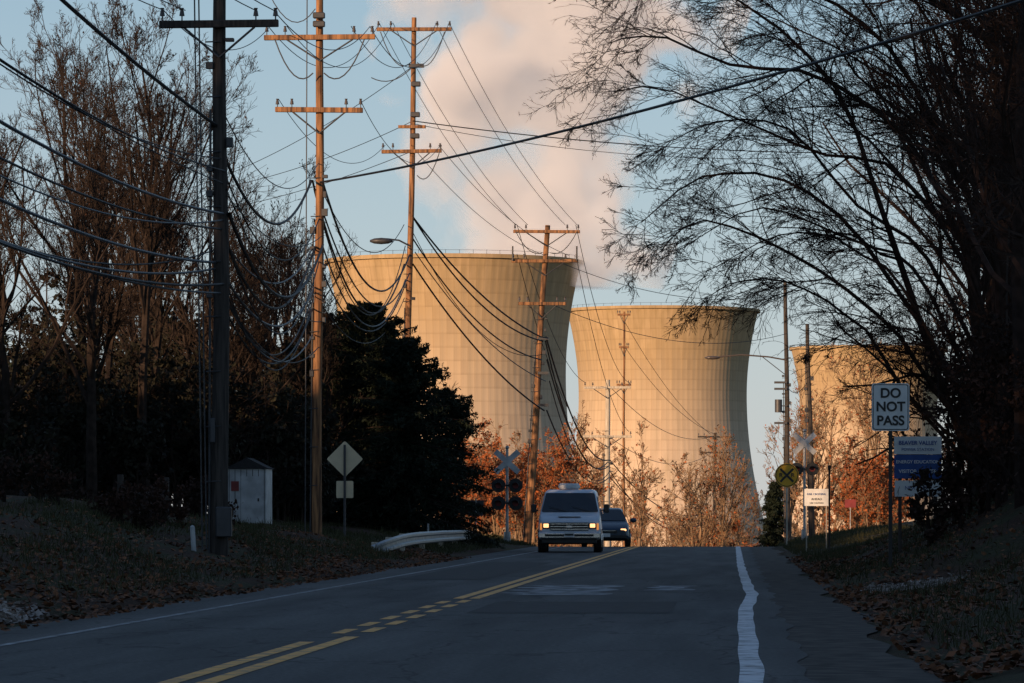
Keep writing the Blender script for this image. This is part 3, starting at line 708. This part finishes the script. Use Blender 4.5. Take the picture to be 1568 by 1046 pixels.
chain(-9.8,100,-10.75,140,[(9.1,9.6,1.9,.022,0),(8.9,9.3,2.3,.020,0),(8.4,9.0,1.7,.016,0),(8.0,8.8,2.0,.016,1),(9.2,10.6,1.4,.010,0),(7.4,8.5,1.7,.016,0),(6.4,8.2,1.4,.010,0),(8.7,9.9,2.6,.012,0)])
for sg in(-.95,-.6,.6,.95): wire((-9.72+sg*1.25,99.8,12.5),(-10.5+sg*1.2,139.8,17.2),1.2,.008)
for sg in(-.95,.95): wire((-9.72+sg,99.8,10.8),(-10.55+sg*.95,139.8,13.2),1.0,.007)
chain(-10.6,140,-7.2,160,[(11.0,7.75,.5,.024,0),(10.9,7.6,.8,.022,0),(10.3,6.9,.8,.020,0),(9.7,6.1,.6,.014,1),(9.3,5.0,.5,.024,0),(10.5,7.1,1.3,.010,0)])
for sg in(-1.15,-.7,.7,1.15): wire((-10.5+sg,139.8,17.2),(-7.05+sg,159.8,11.95),.6,.008)
wire((-10.6,139.8,13.2),(-7.1,159.8,10.8),.5,.008); wire((-9.7,139.8,13.2),(-6.2,159.8,10.8),.5,.008)
chain(-7.1,160,-6.5,218,[(7.75,3.9,1.3,.026,0),(7.6,3.8,1.9,.022,0),(6.9,3.6,1.5,.022,0),(6.1,3.4,1.8,.016,0),(5.0,3.0,1.2,.022,0)])
for sg in(-1.1,1.1): wire((-7.05+sg,159.8,11.95),(-6.5+sg,217.8,7.85),1.2,.010); wire((-7.05+sg,159.8,10.85),(-6.5+sg,217.8,5.35),1.2,.010)
chain(-6.5,218,-1.4,300,[(3.9,1.6,1.5,.022,0),(3.6,1.3,2.2,.02,0),(3.2,1.0,1.6,.02,0),(7.8,6.7,1.2,.012,0),(5.2,5.6,1.2,.012,0)])
for (z,sg) in((13.6,-.3),(11.5,0)): wire((-6.8+sg,262,z),(-1.4+sg,300,6.8),.8,.012)
wire((-9.7,99.9,8.86),(6.2,44,7.4),.30,.020)
wire((-10.55,139.9,14.0),(9,150,13.9),.45,.014); wire((-10.5,139.9,13.9),(9,150,14.3),.9,.008)
wire((-10.55,139.9,14.0),(-22,160,13.0),.5,.009); wire((-10.55,139.9,15.8),(-22,160,12.9),.6,.009); wire((-10.6,139.9,13.0),(-22,160,12.2),.4,.009)
wire((-6.9,159.9,10.7),(2.4,200,11.5),.8,.010); wire((-6.9,159.9,9.0),(2.45,200,9.6),.9,.010)
wire((2.4,200,11.5),(3.0,170,8.5),.2,.008); wire((2.4,200,7.2),(3.0,170,6.6),.5,.012)
A=Acc()
for m in(0,1):
    for p,r in W[m]: A.add(*tubes(p[None],np.full((1,len(p)),r),5),m)
A.obj("overhead_power_lines",[M['wire'],M['wire_l']])

# ------------------------------------------------------------------ signs
def label(txt,parent,loc,size,m,bold=0.0):
    c=bpy.data.curves.new("lettering",'FONT'); c.body=txt; c.size=size; c.align_x='CENTER'; c.align_y='CENTER'; c.extrude=0.002; c.offset=bold
    o=bpy.data.objects.new("lettering",c); scene.collection.objects.link(o); c.materials.append(M[m])
    o.rotation_euler=(math.pi/2,0,0); o.location=loc; o.parent=parent; return o
def plate(mb,c,w,h,m,r=0.04,th=0.006):
    f=[Vector(p) for p in rounded([(c[0]-w/2,c[1],c[2]-h/2),(c[0]+w/2,c[1],c[2]-h/2),(c[0]+w/2,c[1],c[2]+h/2),(c[0]-w/2,c[1],c[2]+h/2)],r)]
    n=len(f); bk=[p+Vector((0,th,0)) for p in f]
    mb.raw(f+bk,[tuple(range(n)),tuple(range(2*n-1,n-1,-1))]+[(j,n+j,n+(j+1)%n,(j+1)%n) for j in range(n)],m)
mb=MB(); zb=hz(2.52,69)-0.1
mb.box((0,0.04,(zb+3.1)/2),(0.06,0.05,3.1-zb),1)
plate(mb,(0,0,2.81),0.61,0.77,0,0.05); plate(mb,(0,-0.004,2.81),0.575,0.735,1,0.045,0.003); plate(mb,(0,-0.008,2.81),0.55,0.71,0,0.035,0.003)
o=mb.obj("do_not_pass_sign",['sign_white','black','sign_back'],(2.52,69,0))
for t,z in(("DO",3.03),("NOT",2.81),("PASS",2.585)): 
    q=label(t,o,(0,-0.014,z),0.215,'black',0.006)
mb=MB(); g=hz(3.07,72)-0.1
for xx in(-.3,.3): mb.box((xx,0.05,(g+2.38)/2),(0.06,0.06,2.38-g),3)
plate(mb,(0,0,2.24),0.80,0.30,0,0.01); plate(mb,(0,0,1.88),0.80,0.40,1,0.01); plate(mb,(0,0,1.51),0.78,0.27,0,0.01)
o=mb.obj("information_board",['sign_white','blue','black','wood_dark'],(3.09,72,0))
label("BEAVER VALLEY",o,(0,-0.01,2.28),0.092,'blue',0.002); label("POWER STATION",o,(0,-0.01,2.17),0.07,'blue')
label("ENERGY EDUCATION",o,(0,-0.01,1.96),0.075,'sign_white',0.001); label("VISITOR CENTER",o,(0,-0.01,1.80),0.085,'sign_white',0.001); label("NEXT LEFT",o,(0,-0.01,1.52),0.09,'blue')
mb=MB(); g=hz(-9.6,105)-0.1
d=0.45; f=[Vector(p) for p in rounded([(0,0.05,2.45-d),(d,0.05,2.45),(0,0.05,2.45+d),(-d,0.05,2.45)],0.05)]; n=len(f); bk=[p+Vector((0,.006,0)) for p in f]
mb.raw(f+bk,[tuple(range(n)),tuple(range(2*n-1,n-1,-1))]+[(j,n+j,n+(j+1)%n,(j+1)%n) for j in range(n)],0)
plate(mb,(0,0.05,1.70),0.42,0.42,0,0.03)
mb.box((0,0.02,(g+2.8)/2),(0.055,0.04,2.8-g),1)
mb.obj("warning_sign",['sign_back','steel_dark'],(-9.6,105,0))
mb=MB(); mb.cyl((0,0,2.43),(0,-0.01,2.43),0.41,0.41,28,0,sm_=False); mb.cyl((0,-0.011,2.43),(0,-0.013,2.43),0.385,0.385,28,1,sm_=False); mb.cyl((0,-0.014,2.43),(0,-0.018,2.43),0.36,0.36,28,0,sm_=False)
for sg in(-1,1): mb.box((0,-0.022-0.003*sg,2.43),(0.62,0.005,0.075),1,ry=sg*math.pi/4)
g=hz(1.75,145)-.1
mb.cyl((0,0.04,g),(0,0.04,2.8),0.03,0.03,8,2)
o=mb.obj("railroad_crossing_sign",['yellow','black','wood_grey'],(1.77,145,0))
label("R",o,(-0.2,-0.03,2.43),0.2,'black',0.004); label("R",o,(0.2,-0.03,2.43),0.2,'black',0.004)
def crossing(x,y,zc,lights,name="railroad_crossing_signal"):
    mb=MB(); g=hz(x,y)-0.2
    mb.cyl((0,0,g),(0,0,zc+0.45),0.055,0.05,10,2); mb.cyl((0,0,g),(0,0,g+0.6),0.14,0.12,10,2); mb.sphere((0,0,zc+0.5),0.07,2)
    for sg in(-1,1):
        mb.box((0,-0.09-0.008*sg,zc),(1.1,0.012,0.2),0,ry=sg*rad(42))
    for z in lights:
        mb.box((0,-0.05,z),(0.62,0.05,0.05),1)
        for sg in(-1,1):
            c=(sg*0.3,-0.1,z)
            mb.cyl((c[0],-0.08,z),(c[0],-0.11,z),0.25,0.25,22,1,sm_=False); mb.cyl((c[0],-0.06,z),(c[0],0.14,z),0.13,0.10,14,1)
            mb.cyl((c[0],-0.112,z),(c[0],-0.125,z),0.11,0.10,14,3)
            vs=[];fs=[]
            for j in range(9):
                q=math.pi*j/8; vs.append((c[0]+.125*math.cos(q),-0.11,z+.125*math.sin(q))); vs.append((c[0]+.125*math.cos(q),-0.36,z+.125*math.sin(q)-.02))
            for j in range(8): fs.append((2*j,2*j+1,2*j+3,2*j+2))
            mb.raw(vs,fs,1)
    return mb.obj(name,['white_old','black','steel','red'],(x,y,0))
crossing(-8.0,150,2.95,(2.12,1.5)); crossing(2.68,164,3.83,(2.85,))
mb=MB(); g=hz(2.3,120)-.1
plate(mb,(0,0,1.57),0.68,0.48,0,0.02)
for xx in(-.28,.28): mb.cyl((xx,0.03,g),(xx,0.03,1.78),0.02,0.02,6,1)
o=mb.obj("notice_sign",['sign_white','wood_grey','black'],(2.3,120,0))
label("RAIL CROSSING",o,(0,-0.01,1.66),0.075,'blue'); label("AHEAD",o,(0,-0.01,1.52),0.09,'black'); label("USE CAUTION",o,(0,-0.01,1.41),0.06,'black')
mb=MB(); g=hz(2.44,110)-.1; mb.cyl((0,0,g),(0,0,2.3),0.024,0.024,8,0); mb.box((0,0,2.3),(0.08,0.06,0.12),0,0.01); mb.obj("marker_post",['wood_dark'],(2.44,110,0))
mb=MB(); g=hz(5.15,190)-.1; plate(mb,(0,0,1.6),0.5,0.36,0,0.02); mb.cyl((0,0.03,g),(0,0.03,1.8),0.025,0.025,6,1); mb.obj("traffic_sign",['red','steel'],(5.15,190,0))
mb=MB(); g=hz(-8.3,136)-.1; plate(mb,(0,0.03,1.3),0.5,0.5,0,0.03); mb.cyl((0,0,g),(0,0,1.6),0.025,0.025,6,1); mb.obj("traffic_sign",['steel_dark','steel'],(-8.25,136,0))
mb=MB(); g=hz(-8.74,69); mb.cyl((0,0,g-.1),(-0.03,0,g+.38),0.04,0.04,8,0); mb.sphere((-0.03,0,g+.38),0.04,0); mb.obj("utility_marker",['white_old'],(-8.74,69,0))
mb=MB()
for j in range(2): mb.box((-14.4+j*1.0,100+j*.5,hz(-14.4+j*1.0,100)+.4),(0.14,0.14,1.1),0,0.01)
mb.obj("fence_post",['wood_dark'])

pts=resample([(-8.35,98,0.22),(-8.0,99,0.38),(-7.85,103,0.48),(-7.85,113,0.50),(-8.0,124,0.48),(-8.2,133,0.46)],30)
prof=[(0.0,0.155),(0.06,0.12),(0.06,0.07),(0.0,0.03),(0.0,-0.03),(0.06,-0.07),(0.06,-0.12),(0.0,-0.155)]
vs=[];fs=[]
for i_,p in enumerate(pts):
    t=pts[min(i_+1,29)]-pts[max(i_-1,0)]; t/=np.linalg.norm(t); nrm=np.array([t[1],-t[0],0])
    for (o_,z_) in prof: vs.append(tuple(p+nrm*o_+np.array([0,0,z_])))
for i_ in range(29):
    for j in range(7): fs.append((i_*8+j,i_*8+j+1,(i_+1)*8+j+1,(i_+1)*8+j))
mb=MB(); mb.raw(vs,fs,0)
for i_ in range(3,30,4):
    p=pts[i_]; g=hz(p[0]-.1,p[1]); mb.box((p[0]-.12,p[1],(g+p[2]+.15)/2-.1),(0.14,0.12,p[2]+.35-g),1,0.01)
mb.cyl((-8.05,112,0.5),(-8.05,112,0.85),0.03,0.03,6,0)
mb.obj("guardrail",['steel','wood_grey'])

mb=MB(); g=hz(-12.5,110)-.1
mb.box((0,0,g+.75),(1.0,1.4,1.5),0,0.01)
mb.raw([(-.56,-.76,g+1.5),(.56,-.76,g+1.5),(.56,.76,g+1.5),(-.56,.76,g+1.5),(0,-.76,g+1.78),(0,.76,g+1.78)],[(0,1,4),(3,5,2),(0,4,5,3),(1,2,5,4),(0,3,2,1)],1)
mb.box((.1,-.706,g+.7),(.5,.02,1.2),0); mb.box((-.3,-.708,g+1.05),(.2,.02,.25),2); mb.box((.30,-.72,g+.7),(.04,.03,.08),3)
for q in np.arange(-.45,.5,.15): mb.box((q,-.703,g+.75),(.015,.01,1.45),3)
mb.obj("white_shed",['white_old','roof','red','black'],(-12.5,110,0))
mb=MB(); g=hz(-22,128)-.2
mb.box((0,0,g+1.6),(7,6,3.2),0)
mb.raw([(-3.8,-3.3,g+3.2),(3.8,-3.3,g+3.2),(3.8,3.3,g+3.2),(-3.8,3.3,g+3.2),(-3.8,0,g+5.2),(3.8,0,g+5.2)],[(0,1,5,4),(3,4,5,2),(0,4,3),(1,2,5),(0,3,2,1)],1)
for xx in(-2,0.2,2.2): mb.box((xx,-3.01,g+1.9),(.9,.06,1.1),2); mb.box((xx,-3.03,g+1.9),(.06,.06,1.1),3); mb.box((xx,-3.035,g+1.3),(1.05,.08,.08),3)
mb.obj("clapboard_house",['siding','roof','glass','siding'],(-24.2,130,-0.4))

# ------------------------------------------------------------------ vehicles
def wheel(mb,x,y,r,w,mt,mr):
    mb.cyl((x-w/2,y,r),(x+w/2,y,r),r,r,24,mt)
    for sg in(-1,1): mb.cyl((x+sg*w/2,y,r),(x+sg*(w/2+.012),y,r),r*.6,r*.55,16,mr)
mb=MB()
mb.loft([(-2.60,.50,.94,.84,.82,.1),(-2.52,.42,1.04,.94,.91,.1),(-1.78,.36,1.17,.98,.95,.12),(-1.70,.36,1.20,.99,.94,.12),(-1.05,.36,1.88,1.0,.80,.16),(-.8,.36,1.95,1.0,.79,.18),(2.4,.36,1.97,1.0,.80,.18),(2.55,.45,1.9,.97,.78,.16)],0)
def patch_(c4,r,m): mb.raw([tuple(p) for p in rounded(c4,r)],[tuple(range(20))],m)
sl=lambda t,o:( -1.70+.65*t-.72*o, 1.20+.68*t+.69*o)
y0,z0=sl(.06,.016); y1,z1=sl(.93,.016)
patch_([(-.88,y0,z0),(.88,y0,z0),(.75,y1,z1),(-.75,y1,z1)],.06,1)
y0,z0=sl(.07,.03)
for xx in(-.1,.62): mb.cyl((xx,y0,z0),(xx-.55,y0+.12,z0+.16),.008,.008,5,2)
mb.box((0,-2.615,.80),(1.18,.04,.24),2,.01)
for z in(.72,.80,.88): mb.box((0,-2.64,z),(1.16,.03,.022),3)
mb.box((0,-2.64,.80),(.20,.035,.07),3,.01)
for sg in(-1,1):
    mb.box((sg*.715,-2.615,.82),(.235,.07,.17),2,.02); mb.box((sg*.715,-2.645,.83),(.16,.03,.12),4,.01)
    mb.box((sg*.875,-2.56,.80),(.06,.10,.2),5,.01)
    mb.box((sg*1.13,-1.35,1.36),(.17,.10,.27),2,.03); mb.cyl((sg*.98,-1.4,1.3),(sg*1.08,-1.36,1.3),.02,.02,6,2)
    patch_([(sg*1.0,-1.2,1.2),(sg*1.0,-.2,1.2),(sg*.87,-.25,1.75),(sg*.87,-.9,1.75)],.05,1)
    patch_([(sg*1.0,-.05,1.2),(sg*1.0,1.1,1.2),(sg*.87,1.1,1.75),(sg*.87,-.05,1.75)],.05,1)
    patch_([(sg*1.0,1.25,1.2),(sg*1.0,2.3,1.2),(sg*.87,2.3,1.75),(sg*.87,1.25,1.75)],.05,1)
    for yy in(-1.72,1.65): wheel(mb,sg*.86,yy,.36,.24,6,3)
mb.box((0,-2.69,.53),(1.94,.18,.2),3,.04); mb.box((0,-2.785,.53),(1.5,.01,.07),2); mb.box((0,-2.62,.36),(1.7,.12,.16),2,.02)
mb.box((0,-2.80,.55),(.31,.012,.15),7); mb.box((0,-2.807,.55),(.26,.004,.06),2)
mb.box((-.05,-.3,2.055),(.66,.9,.18),7,.05); mb.box((0,.3,.34),(1.7,4.4,.18),2)
mb.box((0,-2.1,1.115),(.7,.7,.03),0,.01,)
mb.obj("passenger_van",['van','glass','black','chrome','lamp','amber','rubber','white'],(-4.78,124.5,0.0),0.93,rz=0.02)

mb=MB()
mb.loft([(-2.27,.36,.62,.74,.70,.09),(-2.15,.28,.72,.86,.80,.11),(-1.1,.22,.90,.9,.82,.12),(-.98,.22,.93,.9,.80,.10),(-.25,.22,1.38,.9,.60,.14),(.1,.22,1.43,.9,.59,.14),(.8,.22,1.42,.9,.59,.14),(1.5,.22,1.05,.9,.72,.12),(2.2,.25,1.0,.87,.75,.12),(2.3,.35,.9,.8,.7,.1)],0)
sl=lambda t,o:( -.98+.73*t-.52*o, .93+.45*t+.85*o)
y0,z0=sl(.08,.012); y1,z1=sl(.93,.012)
patch_([(-.74,y0,z0),(.74,y0,z0),(.56,y1,z1),(-.56,y1,z1)],.05,1)
mb.box((0,-2.27,.57),(.8,.04,.12),2,.01); mb.box((0,-2.29,.60),(.7,.02,.02),3); mb.box((0,-2.26,.38),(1.5,.06,.12),2,.02)
for sg in(-1,1):
    mb.box((sg*.63,-2.20,.62),(.22,.12,.11),4,.03); mb.sphere((sg*1.0,-.75,.98),.11,0,10,(1.2,.6,.8))
    patch_([(sg*.86,-.8,.95),(sg*.86,.1,.95),(sg*.66,.1,1.34),(sg*.66,-.25,1.34)],.04,1)
    patch_([(sg*.86,.18,.95),(sg*.86,1.1,.95),(sg*.66,.8,1.34),(sg*.66,.18,1.34)],.04,1)
    for yy in(-1.4,1.4): wheel(mb,sg*.80,yy,.32,.2,6,3)
mb.box((0,-2.31,.44),(.31,.01,.13),7)
mb.obj("sedan_car",['carblue','glass','black','chrome','lamp','amber','rubber','white'],(-4.42,146.5,-0.01),0.93,rz=0.03)

# ------------------------------------------------------------------ light, sky, camera
EL=8.0; AZ=37.0
S=Vector((-math.sin(rad(AZ))*math.cos(rad(EL)),-math.cos(rad(AZ))*math.cos(rad(EL)),math.sin(rad(EL))))
sd=bpy.data.lights.new("sun",'SUN'); sd.energy=5.0; sd.angle=rad(0.5); sd.color=(1.0,0.65,0.39)
so=bpy.data.objects.new("sun",sd); scene.collection.objects.link(so); so.rotation_euler=S.to_track_quat('Z','Y').to_euler()
w=bpy.data.worlds.new("World"); scene.world=w; w.use_nodes=True; N=w.node_tree.nodes; L=w.node_tree.links
bg=N["Background"]; sk=N.new("ShaderNodeTexSky"); sk.sky_type='NISHITA'; sk.sun_disc=False
sk.sun_elevation=rad(EL); sk.sun_rotation=rad(180+AZ); sk.air_density=1.0; sk.dust_density=0.4; sk.ozone_density=2.0
tc=N.new("ShaderNodeTexCoord"); sx=N.new("ShaderNodeSeparateXYZ"); L.new(tc.outputs["Generated"],sx.inputs[0])
cr=N.new("ShaderNodeValToRGB"); L.new(sx.outputs["Z"],cr.inputs["Fac"])
k=1/0.12
e=cr.color_ramp.elements; e[0].position=0.0; e[0].color=(0.60,0.62,0.65,1); e[1].position=1.0; e[1].color=(0.07,0.12,0.23,1)
q=e.new(0.05); q.color=(0.50,0.60,0.68,1)
q=e.new(0.13); q.color=(0.34,0.50,0.64,1); q=e.new(0.4); q.color=(0.13,0.21,0.35,1)
vm=N.new("ShaderNodeVectorMath"); vm.operation='SCALE'; vm.inputs["Scale"].default_value=k; L.new(cr.outputs[0],vm.inputs[0])
mxs=N.new("ShaderNodeMix"); mxs.data_type='RGBA'; mxs.inputs["Factor"].default_value=0.8
L.new(sk.outputs[0],mxs.inputs["A"]); L.new(vm.outputs[0],mxs.inputs["B"])
L.new(mxs.outputs["Result"],bg.inputs["Color"]); bg.inputs["Strength"].default_value=0.12
cd=bpy.data.cameras.new("camera"); cd.lens=150; cd.sensor_width=36; cd.clip_end=30000; cd.clip_start=0.5
cd.shift_x=-0.2175; cd.shift_y=0.1703
co=bpy.data.objects.new("camera",cd); scene.collection.objects.link(co); co.location=(0,0,1.05); co.rotation_euler=(math.pi/2,0,0)
scene.camera=co
scene.view_settings.view_transform='Standard'; scene.view_settings.look='None'; scene.view_settings.exposure=0
